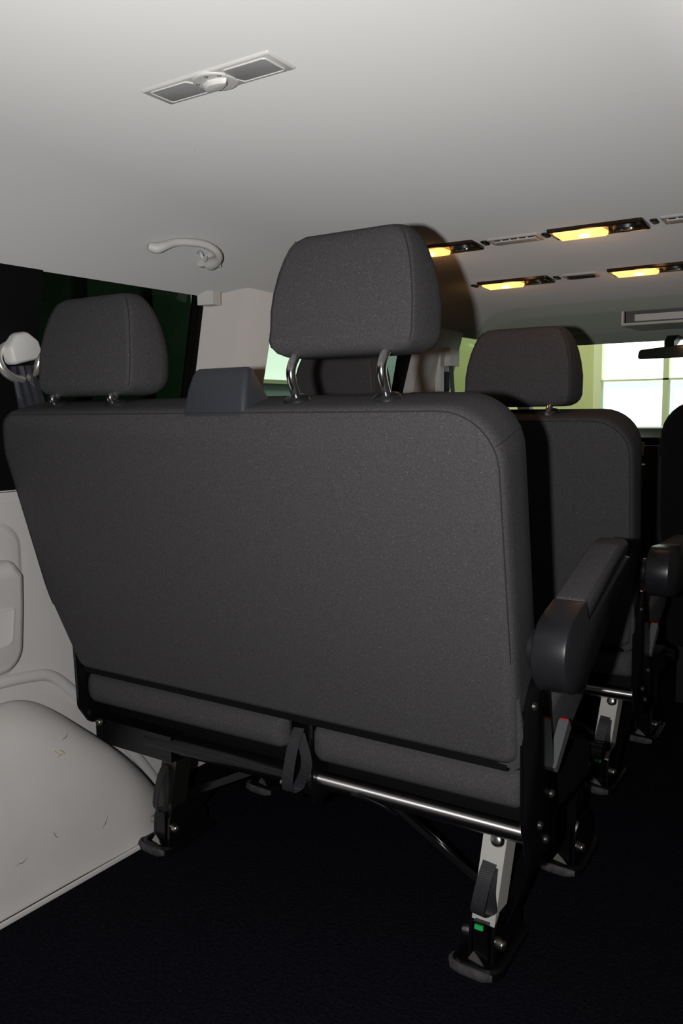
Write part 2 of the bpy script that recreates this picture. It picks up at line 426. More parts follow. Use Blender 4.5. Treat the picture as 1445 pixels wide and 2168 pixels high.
def headrest(parent, cx, dz=0, dy=0):
    """cushion (mesh), its two posts and collars below it"""
    bm = B(); rings = []
    # z, half width, rear y, front y
    S = [(1.093, .100, 1.166, 1.225), (1.095, .114, 1.152, 1.238), (1.101, .126, 1.142, 1.252), (1.110, .133, 1.137, 1.263),
         (1.122, .1365, 1.136, 1.272), (1.14, .1355, 1.139, 1.277), (1.17, .1355, 1.141, 1.277), (1.20, .132, 1.145, 1.272),
         (1.23, .126, 1.151, 1.263), (1.255, .118, 1.157, 1.251), (1.272, .110, 1.162, 1.240), (1.284, .100, 1.167, 1.230),
         (1.290, .090, 1.174, 1.221), (1.292, .076, 1.183, 1.211)]
    for z, hw, yr, yf in S:
        d = yf-yr; rr = min(.010+.004*(1-hw/.1355)*4, d*.3); rf = min(.062, d*.45)
        p = rpoly([(-hw, yr), (hw, yr), (hw, yf), (-hw, yf)], [rr, rr, rf, rf], 7)
        out = []
        for q in p:
            t = (q.y-yr)/d; bulge = .006*math.sin(math.pi*min(1, max(0, t)))
            out.append(Vector((cx+q.x*(1+bulge/hw), q.y+dy, z+dz)))
        rings.append(out)
    loft(bm, rings)
    hr = obj('head_restraint', bm, M_fabric, parent, ang=50)
    for s in (-1, 1):
        sm = tube(B(), [Vector((cx+s*(hw-.0015), yr+.003+dy, z+dz)) for z, hw, yr, yf in S[3:12]], .0009, 6)
        obj('seam', sm, M_seam, hr)
    for s in (-1, 1):
        px_ = cx+s*.0865
        b = Vector((px_, 1.152, 1.019))
        top = 1.093+dz
        pts = smoothpath([b-Vector((0, -.006, .02)), b, b+Vector((0, -.018, max(.02, top-1.019-.035))), Vector((px_, b.y-.018+.004, top-.010)), Vector((px_, b.y+.012+dy, top+.02))], 5)
        obj('post', tube(B(), pts, .0080, 14), M_chrome, hr)
        c = B(); disc(c, b-Vector((0, .001, .002)), (0, -ST, CT), .0250, .0225, .009, 24, .006)
        obj('collar', c, M_black, hr)
    return hr

def make_bench(lab):
    root = thing('bench_seat', (-1.02, 1.3, 0), lab, 'seat', None)
    # backrest
    out = rpoly([(-1.577, -.014), (-.503, -.012), (-.487, .195), (-.468, .600), (-1.580, .603), (-1.613, .52), (-1.617, .18)],
                [.03, .028, .5, .09, .05, .1, .3], 8)
    prof = [(0, .016), (.0015, .011), (.006, .004), (.014, .0005), (.03, 0), (.07, .002), (.105, .005), (.122, .012), (.134, .022), (.140, .034)]
    bm = B()
    slab(bm, out, lambda u, v, n: K(u, v, n)-Vector((0, 0, 0)), prof)
    br = obj('backrest', bm, M_fabric, root, ang=60)
    sp = inset(out, .006); ssel = [K(q.x, q.y, .0035) for q in sp]
    i0 = next(i for i, p in enumerate(ssel) if p.z > .47 and p.x > -1)
    k0 = [p for p in ssel[i0:]+ssel[:i0] if p.z > .47]
    obj('seam', tube(B(), k0, .0010, 6), M_seam, br)
    ci = max(range(len(out)), key=lambda i: out[i].x*.93+out[i].y*.37 if out[i].x > -.6 and out[i].y > .4 else -9)
    q = [(inset(out, i)[ci], n) for n, i in prof[2:7]]
    obj('corner_seam', tube(B(), [K(p.x, p.y, n) for p, n in q], .0008, 6), M_seam, br)
    # bottom flap hanging at the right
    fl_ = B(); slab(fl_, rpoly([(-.545, -.035), (-.512, -.048), (-.49, -.03), (-.492, .10), (-.545, .10)], .01, 4), lambda u, v, n: K(u, v+.02, n), [(.012, .003), (.016, 0), (.022, .0), (.026, .003)])
    obj('cover_flap', fl_, M_fabric, br)
    # belt guide tower between the head restraints
    bm = B(); rings = []
    for z, xl, xr, yr, yf, rad in ((.998, -1.064, -.924, 1.098, 1.215, .008), (1.02, -1.064, -.925, 1.102, 1.185, .010), (1.045, -1.062, -.927, 1.108, 1.165, .010),
                                   (1.066, -1.060, -.930, 1.116, 1.152, .010), (1.076, -1.057, -.933, 1.121, 1.146, .009), (1.0805, -1.051, -.938, 1.127, 1.141, .005)):
        rings.append([Vector((q.x, q.y, z)) for q in rpoly([(xl, yr), (xr, yr), (xr-.004, yf), (xl+.004, yf)], rad, 5)])
    loft(bm, rings)
    tw = obj('belt_guide_cover', bm, M_tower, br, ang=50)
    et = B(); box(et, -1.572, -.524, 1.276, 1.296, .4065, .425); obj('fold_shade_bar', et, M_rubber, root, bevel=.004)  # black bar added as the shade in the fold below the back
    # two seat cushions; their rear rolls show below the back
    for xa, xb in ((-1.588, -1.003), (-.934, -.502)):
        bm = B(); rings = []
        SY = [(1.284, .355, .372, .028), (1.287, .340, .386, .012), (1.295, .331, .396, .004), (1.315, .326, .404, 0), (1.345, .328, .416, 0), (1.39, .336, .45, 0), (1.46, .362, .492, 0), (1.55, .40, .512, 0), (1.63, .445, .525, 0), (1.68, .475, .522, .006), (1.70, .49, .515, .02), (1.706, .495, .505, .03)]
        for y, z0, z1, ins in SY:
            rings.append([Vector((q.x, y, q.y)) for q in rpoly([(xa+ins, z0), (xb-ins, z0+.006), (xb-ins, z1+.0), (xa+ins, z1)], [.02, .014, .014, .014], 6)])
        loft(bm, rings); obj('seat_cushion', bm, M_fabric, root, ang=60)
    obj('seat_pan', box(B(), -1.584, -.504, 1.352, 1.66, .268, .332), M_rubber, root, bevel=.004)
    # side plates
    for x, s in ((-.492, 1), (-1.592, -1)):
        pb = .235 if s > 0 else .272
        pl = rpoly([(1.262, .50), (1.30, .565), (1.345, .56), (1.372, .50), (1.415, .33), (1.425, pb), (1.30, pb), (1.268, .32)], [.02, .03, .03, .04, .03, .02, .02, .03], 5)
        bm = B(); loft(bm, [[Vector((x+d, q.x, q.y)) for q in inset(pl, i)] for d, i in ((-.006, .003), (-.004, 0), (.004, 0), (.006, .003))])
        pt = obj('side_plate', bm, M_steel, root)
        for y, z in ((1.295, .52), (1.385, .335), (1.33, .30), (1.36, .262))[:4 if s > 0 else 3]:
            obj('bolt', disc(B(), (x+s*.005, y, z), (s, 0, 0), .009, .007, .005, 14, .003), M_gun, pt)
    # tubes
    obj('rear_tube', tube(B(), [(-.948, 1.33, .275), (-.498, 1.33, .279)], .0185, 24), M_tube, root)
    fz = B(); disc(fz, (-.957, 1.33, .275), (1, 0, 0), .024, .024, .012, 24)
    obj('tube_collar', fz, M_zinc, root)
    obj('rear_tube', tube(B(), [(-1.42, 1.33, .262), (-1.0, 1.33, .268)], .023, 24), M_steel, root)
    obj('cross_rail', box(B(), -1.583, -1.335, 1.31, 1.40, .225, .285), M_steel, root, bevel=.006)
    obj('front_tube', tube(B(), [(-1.585, 1.74, .285), (-.498, 1.74, .285)], .018, 16), M_steel, root)
    bt = B(); disc(bt, (-1.562, 1.305, .278), (0, -1, 0), .010, .008, .006, 14, .004)
    obj('bolt', bt, M_zinc, root)
    # little handle loop on the tube
    obj('wire_loop', tube(B(), smoothpath([(-.845, 1.305, .272), (-.842, 1.296, .280), (-.815, 1.294, .279), (-.775, 1.295, .272), (-.752, 1.30, .262), (-.752, 1.306, .257)], 5), .0028, 8), M_steel, root)
    # centre bracket
    cb = B(); loft(cb, [[Vector((x, y, z)) for x, y in ((-.993, 1.30), (-.988, 1.30), (-.988, 1.33), (-.942, 1.33), (-.942, 1.30), (-.937, 1.30), (-.937, 1.50), (-.942, 1.50), (-.942, 1.345), (-.988, 1.345), (-.988, 1.50), (-.993, 1.50))] for z in (.235, .43)])
    cbo = obj('centre_bracket', cb, M_steel, root, bevel=.002)
    for x, z in ((-.983, .405), (-.975, .395), (-.962, .40), (-.980, .25), (-.950, .315), (-.958, .30)): obj('bolt', disc(B(), (x, 1.327, z), (0, -1, .2), .005, .004, .004, 10, .002), M_zinc, cbo)
    obj('bolt', disc(B(), (-1.010, 1.302, .264), (0, -1, 0), .009, .006, .008, 14, .003), M_zinc, cbo)
    # release strap loops
    def strap(top, L, wd, spread, par, w=.022):
        t = Vector(top)
        pts = smoothpath([t, t+Vector((-.002, -.018, -L*.25)), t+Vector((-.008, -.028, -L*.7)), t+Vector((-.012, -.024, -L*.97)), t+Vector((-.006, -.012, -L)), t+Vector((.004, -.008, -L*.9)), t+Vector((spread, -.012, -L*.5)), t+Vector((.004, -.004, -L*.05))], 6)
        nn = len(pts)
        bm = ribbon(B(), pts, wd, w, .002)
        s_ = obj('release_strap', bm, M_strap, par)
        return s_
    strap((-.968, 1.298, .385), .125, (1, .15, 0), .026, root, .024)
    # legs with their locks
    def leg(ax, az, bx, bz, y, front=False, green=False):
        lb = B(); bar(lb, (ax, y, az), (bx, y, bz), .044, .05, up=(0, -1, 0))
        lg = obj('leg', lb, M_steel if front else M_steel2 if green else M_gun, root, bevel=.005)
        # shoe
        f = B(); hx = bx-.004
        pl = rpoly([(hx-.052, y-.062), (hx+.050, y-.062), (hx+.040, y+.12), (hx-.034, y+.12)], [.03, .03, .02, .02], 5)
        loft(f, [[Vector((q.x, q.y, z)) for q in inset(pl, i)] for z, i in ((.0, 0), (.014, .0), (.019, .005), (.019, .012), (.010, .016))])
        sh = obj('shoe', f, M_steel, lg)
        ed = B(); ep = [(hx-.051, y-.03), (hx-.050, y-.045), (hx-.040, y-.059), (hx-.02, y-.064), (hx+.02, y-.065), (hx+.038, y-.060)]
        tube(ed, [Vector((a, b, .009)) for a, b in ep], [(.003, .005), (.005, .008), (.006, .010), (.006, .010), (.006, .010), (.003, .006)], 10)
        obj('shoe_edge', ed, M_plate, lg, label='scuffed grey edge')
        g = B()
        for s in (-1, 1):
            loft(g, [[Vector((bx+s*.022+d, yy, zz)) for yy, zz in ((y-.035, .012), (y-.03, .075), (y-.01, bz+.02), (y+.05, bz+.02), (y+.09, .06), (y+.10, .012))] for d in (-.003, .003)])
            obj('lock_cheek', g, M_steel, lg); g = B()
        box(g, bx-.014, bx+.014, y-.036, y+.03, .02, .09)
        obj('lock_housing', g, M_steel, lg)
        for s, zz, hh in ((-1, .058, .016), (1, .052, .016)):
            obj('lock_pin', disc(B(), (bx+s*.024, y-.018, zz), (s, -.35, 0), .011, .009, hh, 16, .004), M_zinc, lg)
        if green: obj('marker', box(B(), bx-.010, bx+.006, y-.040, y-.034, .078, .086), M_green, lg, bevel=.002, label='green lock marker')
        h = B(); loft(h, [[Vector((bx-.020, y-.045, .020)), Vector((bx+.014, y-.05, .018)), Vector((bx+.002, y-.044, .026)), Vector((bx-.012, y-.04, .034))], [Vector((bx-.020, y-.040, .018)), Vector((bx+.014, y-.045, .016)), Vector((bx+.002, y-.040, .024)), Vector((bx-.012, y-.036, .032))]])
        obj('lock_tab', h, M_zinc, lg)
        return lg
    l1 = leg(-.568, .258, -.590, .085, 1.36, green=True)
    l2 = leg(-1.362, .245, -1.392, .085, 1.36)
    leg(-.575, .27, -.580, .085, 1.775, True); leg(-1.372, .27, -1.380, .085, 1.735, True)
    tp_ = B(); disc(tp_, (-.562, 1.331, .252), (0, -1, .3), .013, .011, .006, 18, .004); obj('leg_bolt', tp_, M_zinc, l1)
    tp_ = B(); disc(tp_, (-1.352, 1.331, .240), (0, -1, .3), .010, .008, .006, 18, .004); obj('leg_bolt', tp_, M_zinc, l2)
    strap((-.577, 1.333, .205), .092, (1, 0, -.1), .003, l1, .026)
    strap((-1.376, 1.333, .205), .105, (1, -.35, -.1), .004, l2, .024)
    # rails between front and rear legs, diagonal braces
    for x in (-.572, -1.372):
        rl = B(); bar(rl, (x, 1.345, .268), (x, 1.775, .285), .05, .035); obj('side_rail', rl, M_steel, root, bevel=.005)
        sv = B(); bar(sv, (x-.004, 1.39, .06), (x, 1.77, .26), .03, .02); obj('diagonal_strut', sv, M_steel, root, bevel=.003)
    b1 = B(); bar(b1, (-.830, 1.40, .235), (-.607, 1.40, .112), .010, .012); obj('brace', b1, M_tube, root, bevel=.003)
    b1 = B(); bar(b1, (-1.10, 1.40, .25), (-1.385, 1.40, .105), .018, .016); obj('brace', b1, M_steel, root, bevel=.003)
    # belt buckle at the right of the cushion
    bm = B(); a = Vector((-.489, 1.395, .375)); b = Vector((-.489, 1.462, .438))
    bar(bm, a, b, .018, .016, up=(0, -.6, 1), w2=.018, h2=.024)
    bk = obj('belt_buckle', bm, M_buckle, root, bevel=.004)
    rb = B(); bar(rb, b-Vector((0, .001, .001)), b+Vector((0, .003, .003)), .015, .020, up=(0, -.6, 1)); obj('release_button', rb, M_red, bk, bevel=.002)
    # armrest
    C0 = Vector((0, 1.262, .628)); ca, sa = math.cos(R(22)), math.sin(R(22))
    def A(x, s, t): return Vector((x, C0.y+s*ca-t*sa, C0.z+s*sa+t*ca))
    side = [(-.062*math.sin(q), .0+.064*math.cos(q)) for q in [R(k) for k in range(150, -1, -15)]] + [(.06, .058), (.06, .02), (.28, .012), (.30, .0), (.27, -.022), (.13, -.05), (.05, -.068)]
    side = [Vector(p) for p in side]
    bm = B(); loft(bm, [[A(x, q.x, q.y) for q in inset(side, i)] for x, i in ((-.459, .006), (-.456, .001), (-.452, 0), (-.410, 0), (-.405, .001), (-.402, .006))])
    ar = obj('armrest', bm, M_black, root, ang=40)
    pad = rpoly([(.058, .015), (.058, .061), (.25, .052), (.305, .035), (.31, .012), (.28, .008)], [.003, .006, .03, .025, .012, .02], 6)
    bm = B(); loft(bm, [[A(x, q.x, q.y) for q in inset(pad, i)] for x, i in ((-.457, .008), (-.454, .002), (-.450, 0), (-.412, 0), (-.407, .002), (-.404, .008))])
    pd = obj('armrest_pad', bm, M_fabric, ar, ang=40)
    hd = B(); disc(hd, (-.476, C0.y, C0.z), (1, 0, 0), .030, .030, .014, 24); obj('armrest_hinge', hd, M_black, ar)
    return root, br

bench, back = make_bench('charcoal cloth double bench nearest the camera, filling the middle of the picture')
h1 = headrest(bench, -1.372, -.053); h2 = headrest(bench, -.763, 0)
h1['label'] = 'lowered head restraint'; h2['label'] = 'raised head restraint'
bench['group'] = 'charcoal cloth double benches'

def kids(o): return [c for c in bpy.data.objects if c.parent == o]
ALLK = {}
for o in bpy.data.objects:
    if o.parent: ALLK.setdefault(o.parent.name, []).append(o)
def copy_tree(o, parent=None):
    c = o.copy(); COL.objects.link(c); c.parent = parent
    for ch in ALLK.get(o.name, []): copy_tree(ch, c)
    return c
b2 = copy_tree(bench); b2.location = Vector((-1.02-.045, 1.3+.85, 0)); b2.scale = (1, 1, .975)
b2['label'] = 'charcoal cloth bench in the row ahead, right behind the cab, partly hidden'
for c in bpy.data.objects:
    if c.parent == b2 and c.name.startswith('head_restraint'):
        left = ALLK and c.data is h1.data
        c['label'] = 'left head restraint' if left else 'right head restraint'
        c.location.z = -.015 if left else -.055
        if left: c.location.x = .065
        for d in bpy.data.objects:   # posts stay in their collars
            if d.parent == c and d.name.startswith('collar'): d.location.z = -c.location.z; d.location.x = 0
    if c.parent == b2 and c.name.startswith('armrest'):   # this one is folded down level
        P = Vector((0, 1.262-1.3, .628)); q = Matrix.Rotation(R(-20), 3, 'X')
        c.rotation_euler = (R(-20), 0, 0); c.location = P-q@P

# ------------------------------------------------------------------ wheel arch cover and side trim
def arch():
    bm = B(); rings = []
    sec = [(-1.437, 0), (-1.440, .012), (-1.447, .03), (-1.452, .09), (-1.462, .17), (-1.480, .245), (-1.508, .305), (-1.545, .343), (-1.59, .364), (-1.639, .370)]
    H = [(-.15, 1), (.5, 1), (.9, 1.02), (1.05, 1.065), (1.11, 1.06), (1.16, 1.0), (1.21, .92), (1.27, .79), (1.33, .64), (1.385, .475), (1.43, .33), (1.47, .17), (1.492, .06), (1.50, .01)]
    for y, h in H:
        k = 0 if y < 1.30 else (y-1.30)/.2
        r = []
        for i, (x, z) in enumerate(sec):
            zz = z*h*(1-.10*min(1, max(0, (y-1.18)/.10))*max(0, i-6)/3)
            xx = max(-1.637, x-k*k*.09*(1 if i < 9 else 0))
            r.append(Vector((xx, y, zz)))
        r += [Vector((-1.639, y, 0))]
        rings.append(r)
    loft(bm, rings); return bm
ar_ = obj('wheel_arch_cover', arch(), M_arch, ang=70)
md = ar_.modifiers.new('s', 'SUBSURF'); md.levels = 2; md.render_levels = 2
tag(ar_, 'scuffed grey plastic wheel arch cover on the floor behind the near bench', 'trim')
# skirt lip where the cover meets the carpet
lp = B(); tube(lp, [(-1.435, -.15, .004), (-1.434, .6, .004), (-1.434, 1.31, .004)], [(.004, .007)]*3, 8)
obj('lip', lp, M_arch, ar_)
# scuffs and the chalk mark
random.seed(9)
def archx(z):
    sec = [(-1.440, .012), (-1.447, .03), (-1.452, .09), (-1.462, .17), (-1.480, .245), (-1.508, .305), (-1.545, .343), (-1.59, .364)]
    for (xa, za), (xb, zb) in zip(sec, sec[1:]):
        if z <= zb: return xa+(xb-xa)*(z-za)/(zb-za)
    return -1.59
for y, z, L, a in ((1.215, .093, .03, .9), (1.085, .12, .022, -1.0), (1.0, .10, .03, .2), (1.10, .20, .014, .2), (1.03, .225, .016, .1), (1.16, .30, .02, .5), (1.03, .03, .02, .7)):
    p = []
    for i in range(5):
        t = (i/4-.5)*L; yy = y+t*math.cos(a); zz = z+t*math.sin(a)+.002*math.sin(i*2)
        p.append((archx(zz)+.0005, yy, zz))
    obj('scuff', tube(B(), p, [.0002, .0005, .0009, .0005, .0002], 5), M_scuff, ar_)
for i, (a, b_) in enumerate((((1.118, .283), (1.130, .276)), ((1.124, .268), (1.140, .272)), ((1.134, .282), (1.146, .270)))):
    p = [(archx(z/1.03)-.0005, y, z) for y, z in (a, ((a[0]+b_[0])/2, (a[1]+b_[1])/2+.003), b_)]
    obj('chalk_mark', tube(B(), p, [.0006, .0014, .0006], 5), M_yellow, ar_)
# bead round the arch on the wall
bd = smoothpath([(-1.638, .5, .43), (-1.638, .9, .425), (-1.638, 1.09, .418), (-1.638, 1.17, .412), (-1.638, 1.23, .398), (-1.638, 1.29, .345), (-1.638, 1.35, .275), (-1.638, 1.42, .19), (-1.638, 1.50, .09), (-1.638, 1.56, 0)], 6)
struct('trim_11', tube(B(), bd, [(.010, .014)]*len(bd), 12), M_trim)
# storage pocket panel
M_sp = M_trim
YZ = rpoly([(.35, .43), (1.150, .435), (1.158, .62), (1.160, .76), (.35, .785)], [.05, .065, .5, .05, .05], 8)
sp_ = obj('storage_panel', slab(B(), YZ, lambda u, v, n: Vector((-1.645+n, u, v)), [(0, -.012), (.006, -.010), (.010, -.002), (.012, .004)]), M_trim, ang=40)
tag(sp_, 'light grey moulded side panel left of the near bench, above the wheel arch', 'trim')
lowp = rpoly([(.35, .415), (1.140, .442), (1.152, .58), (1.155, .655), (1.130, .69), (.35, .68)], [.04, .06, .3, .02, .03, .05], 7)
obj('tray_bulge', slab(B(), lowp, lambda u, v, n: Vector((-1.645+n, u, v)), [(.008, -.001), (.024, .0), (.036, .006), (.042, .018)]), M_arch, sp_, ang=60)
for z0 in (.640, .618):
    obj('groove', tube(B(), [(-1.604, .35, z0-.01), (-1.604, .9, z0-.004), (-1.607, 1.13, z0), (-1.614, 1.15, z0)], .0016, 6), M_seam, sp_)
fr_ = rpoly([(1.02, .50), (1.112, .506), (1.122, .59), (1.02, .592)], [.01, .02, .01, .01], 5)
obj('square_frame', slab(B(), fr_, lambda u, v, n: Vector((-1.604+n, u, v)), [(-.004, 0), (.003, 0), (.004, .002), (.004, .006), (.0032, .008)]), M_trim, sp_, ang=30)

# ------------------------------------------------------------------ belt loop on the black post
lb_ = thing('seat_belt_guide', (-1.59, 1.16, 1.10), 'chrome belt loop with pale cap and grey webbing on the black window post', 'seat belt')
cx_, cy_, cz_ = -1.580, 1.148, 1.128
ring = [Vector((cx_+.004*math.sin(t*2)-.2*(.047*math.sin(t))*0, cy_+.050*math.cos(t), cz_+.040*math.sin(t)-.008)) for t in [2*math.pi*k/32 for k in range(33)]]
obj('ring', tube(B(), ring, .0092, 12), M_ring, lb_)
cappl = rpoly([(-.032, -.016), (.030, .0), (.041, .018), (.034, .040), (.006, .058), (-.020, .052), (-.040, .022)], [.012, .010, .012, .015, .02, .02, .014], 5)
obj('cap', slab(B(), cappl, lambda u, v, n: Vector((cx_-.001+n, cy_+u, cz_-.006+v)), [(0, 0), (.018, 0), (.024, .0015), (.028, .004), (.0295, .007)]), M_light_trim, lb_, ang=60)
wb = []
for i in range(9):
    t = i/8; wb.append([])
bm = B(); rows = []
for i in range(10):
    t = i/9; z = cz_-.020-.090*t; yc = cy_+.004+.019*t; wdt = .060+.012*t
    row = []
    for j in range(13):
        u = j/12-.5; fold = (.0045*math.cos(u*22)+.003*math.sin(u*35))*(1-.75*t)
        row.append(Vector((cx_+.004+fold+.004*t, yc+u*wdt, z+.006*(u))))
    rows.append(row)
fr0 = [[bm.verts.new(p) for p in r] for r in rows]; fr1 = [[bm.verts.new(p-Vector((.0015, 0, 0))) for p in r] for r in rows]
for i in range(9):
    for j in range(12):
        bm.faces.new((fr0[i][j], fr0[i][j+1], fr0[i+1][j+1], fr0[i+1][j])); bm.faces.new((fr1[i][j], fr1[i+1][j], fr1[i+1][j+1], fr1[i][j+1]))
    bm.faces.new((fr0[i][0], fr0[i+1][0], fr1[i+1][0], fr1[i][0])); bm.faces.new((fr0[i][12], fr1[i][12], fr1[i+1][12], fr0[i+1][12]))
obj('webbing', bm, M_belt, lb_, ang=80)

# ------------------------------------------------------------------ grab handle
gh = thing('grab_handle', (-1.43, 1.51, 1.40), 'light grey curved grab handle on the roof lining above the side window', 'handle')
gp = [(-1.462, 1.415, 1.388), (-1.449, 1.43, 1.383), (-1.437, 1.445, 1.389), (-1.428, 1.47, 1.399), (-1.415, 1.50, 1.403), (-1.400, 1.54, 1.402), (-1.395, 1.57, 1.392), (-1.405, 1.592, 1.381), (-1.428, 1.604, 1.374), (-1.452, 1.610, 1.372)]
gp = smoothpath([(x*.967, y*.967, 1+(z-1)*.967-.004) for x, y, z in gp], 5)
nn = len(gp); rad = []
for i in range(nn):
    t = i/(nn-1); a_ = .0085+.006*math.exp(-((t-1)/.18)**2)+.003*math.exp(-((t-.12)/.1)**2); rad.append((a_, a_*1.05))
rad[0] = (.003, .003)
obj('grip', tube(B(), gp, rad, 16), M_light_trim, gh)
obj('foot', box(B(), -1.436, -1.394, 1.552, 1.588, 1.352, 1.388), M_light_trim, gh, bevel=.012, seg=3)
hk = smoothpath([(x*.967, y*.967, 1+(z-1)*.967) for x, y, z in ((-1.470, 1.582, 1.395), (-1.436, 1.562, 1.387), (-1.430, 1.562, 1.375), (-1.432, 1.575, 1.371), (-1.436, 1.580, 1.379))], 5)
obj('coat_hook', tube(B(), hk, .0042, 10), M_light_trim, gh)

# ------------------------------------------------------------------ rear roof lamp (unlit)
rl = thing('roof_lamp', (-.80, .913, 1.45), 'long unlit white roof lamp with a round dial, alone on the rear roof lining', 'lamp')
zl = 1.4505
def RL(u, v, n): return Vector((-.8025+u, .9125+v, zl-n))
fo = rpoly([(-.1135, -.029), (.1135, -.031), (.1135, .031), (-.1135, .031)], .004, 4)
bm = B(); slab(bm, fo, RL, [(0, 0), (.002, 0), (.0035, .0015), (.004, .003)])
obj('frame', bm, M_light_trim, rl, ang=40)
for s in (-1, 1):
    # lens ends in a curve round the dial
    pts = [(s*.100, -.021), (s*.030, -.021)]
    arc = [(s*(.030-.008+.0*k)*1+s*(.010*math.cos(k)), .021*math.sin(k)) for k in [R(d) for d in range(-60, 61, 20)]]
    arc = [(s*(.026+.008*(1-math.cos(R(d)))*1.4), .021*d/60) for d in range(-50, 51, 20)]
    pl = rpoly([(s*.100, -.021), (s*.034, -.021), (s*.029, -.008), (s*.029, .008), (s*.034, .021), (s*.100, .021)], [.003, .003, .01, .01, .003, .003], 4)
    obj('lens', slab(B(), pl, RL, [(.0035, -.001), (.0045, 0), (.0050, .001)]), M_lens, rl, ang=40)
    rim = [RL(q.x, q.y, .0045) for q in inset(pl, -.0012)]; rim.append(rim[0])
    obj('lens_rim', tube(B(), rim, .0011, 6), M_light_trim, rl)
dl = obj('dial', slab(B(), ell((0, 0), .0315, .0315, 40), RL, [(.003, 0), (.0050, .0005), (.0062, .002), (.0064, .005)]), M_light_trim, rl, ang=40)
kp = [Vector((-.0245, 0)), Vector((-.017, -.009)), Vector((0, -.0135)), Vector((.017, -.008)), Vector((.0245, 0)), Vector((.017, .008)), Vector((0, .0135)), Vector((-.017, .009))]
ka = R(-12); kp = [Vector((p.x*math.cos(ka)-p.y*math.sin(ka), p.x*math.sin(ka)+p.y*math.cos(ka))) for p in kp]
obj('dial_knob', slab(B(), kp, RL, [(.006, 0), (.010, .001), (.0125, .003), (.0133, .007)]), M_light_trim, dl, ang=30)
for x, y, r_ in ((.004, -.0225, 0), (-.0225, -.010, 0), (.021, -.0165, 0), (-.012, .022, 0)):
    obj('dial_mark', tube(B(), [RL(x+.0022*math.cos(k), y+.0022*math.sin(k), .0066) for k in [R(a) for a in range(0, 361 if x < .02 and x > 0 else 271, 30)]], .0004, 5), M_seam, dl)

# ------------------------------------------------------------------ front roof lamps and vents
def slope(y): return (zc(y+.05)-zc(y-.05))/.1
def PR(x0, y0):
    sl = slope(y0); z0 = zc(y0)
    return lambda u, v, n: Vector((x0+u, y0+v-n*-sl*0, z0+sl*v-n))
def reading_lamp(x0, x1, y0, label, on=True):
    c = (x0+x1)/2; hw = (x1-x0)/2; F = PR(c, y0); D = .040
    root = thing('reading_lamp', (c, y0, zc(y0)-.02), label, 'lamp', 'lit front roof lamps')
    bm = B(); slab(bm, rpoly([(-hw, -D), (hw, -D), (hw, D), (-hw, D)], .006, 4), F, [(-.004, 0), (.006, .001), (.008, .004), (.008, .007), (.003, .009)])
    obj('housing', bm, M_lamp_dark, root, ang=40)
    le = rpoly([(-hw+.012, -D+.008), (hw*.12, -D+.008), (hw*.16, D-.008), (-hw+.012, D-.008)], .006, 4)
    obj('lens', slab(B(), le, F, [(.002, 0), (.010, .001), (.013, .005)]), M_lit, root, ang=40)
    bl = slab(B(), ell((-hw*.28, 0), .014, .010, 16), F, [(.011, 0), (.0155, .002), (.0165, .005)])
    obj('bulb_glow', bl, M_bulb, root)
    obj('switch', slab(B(), ell((hw*.55, 0), .026, .014, 20), F, [(.002, 0), (.010, .002), (.012, .007)]), M_black, root)
    obj('switch_glint', slab(B(), ell((hw*.60, -.006), .016, .003, 14), F, [(.010, 0), (.0135, .001)]), M_chrome, root)
    o = lamp('reading_lamp_light', 'POINT', F(-hw*.28, 0, .05), .10, (1, .5, .18), .02)
    return root
reading_lamp(-1.095, -.888, 1.945, 'lit amber roof lamp in the nearer row, edge hidden by the raised head restraint')
reading_lamp(-.706, -.494, 1.945, 'lit amber roof lamp in the nearer row, between two pale vents')
reading_lamp(-1.084, -.870, 2.40, 'lit amber roof lamp in the farther row, left of the dark slot vent')
reading_lamp(-.703, -.49, 2.40, 'lit amber roof lamp in the farther row, right of the dark slot vent')
def vent(x0, x1, y0, label, dark):
    c = (x0+x1)/2; hw = (x1-x0)/2; F = PR(c, y0); D = .028
    root = thing('air_vent', (c, y0, zc(y0)-.01), label, 'vent', 'roof air vents')
    bm = B(); slab(bm, rpoly([(-hw, -D), (hw, -D), (hw, D), (-hw, D)], .004, 3), F, [(-.004, 0), (.003, 0), (.005, .002), (.005, .008), (.002, .011)])
    obj('frame', bm, M_trim, root, ang=40)
    fl_ = slab(B(), rpoly([(-hw+.010, -D*.30), (hw-.010, -D*.30), (hw-.010, D*.75), (-hw+.010, D*.75)], .003, 3), F, [(.001, 0), (.0065, .001), (.0075, .003)])
    obj('flap', fl_, M_vent_dark if dark else M_trim, root)
    if not dark:
        for i in range(5):
            u = -hw+.016+i*(2*hw-.02)/5
            obj('slot', slab(B(), rpoly([(u, -D*.70), (u+.015, -D*.70), (u+.015, -D*.50), (u, -D*.50)], .001, 2), F, [(.002, 0), (.0058, .0002)]), M_vent_dark, root)
vent(-.856, -.732, 1.945, 'pale roof vent between the two nearer amber lamps', False)
vent(-.462, -.34, 1.945, 'pale roof vent at the right frame edge beside an amber lamp', False)
vent(-.832, -.738, 2.40, 'dark slotted roof vent between the two farther amber lamps', True)
for x, y, l in ((-.870, 1.945, 'small black roof button left of the pale vent between nearer lamps'), (-.719, 1.945, 'small black roof button right of the pale vent between nearer lamps'),
                (-.478, 1.945, 'small black roof button beside the vent at the right frame edge'), (-.853, 2.40, 'small black roof button left of the dark slotted vent'), (-1.106, 2.40, 'small black roof button at the left end of the farther lamp row')):
    F = PR(x, y)
    o = obj('roof_button', slab(B(), rpoly([(-.008, -.014), (.008, -.018), (.008, .014), (-.008, .018)], .004, 4), F, [(-.003, 0), (.003, .0005), (.005, .003)]), M_black)
    tag(o, l, 'button', 'black roof buttons')

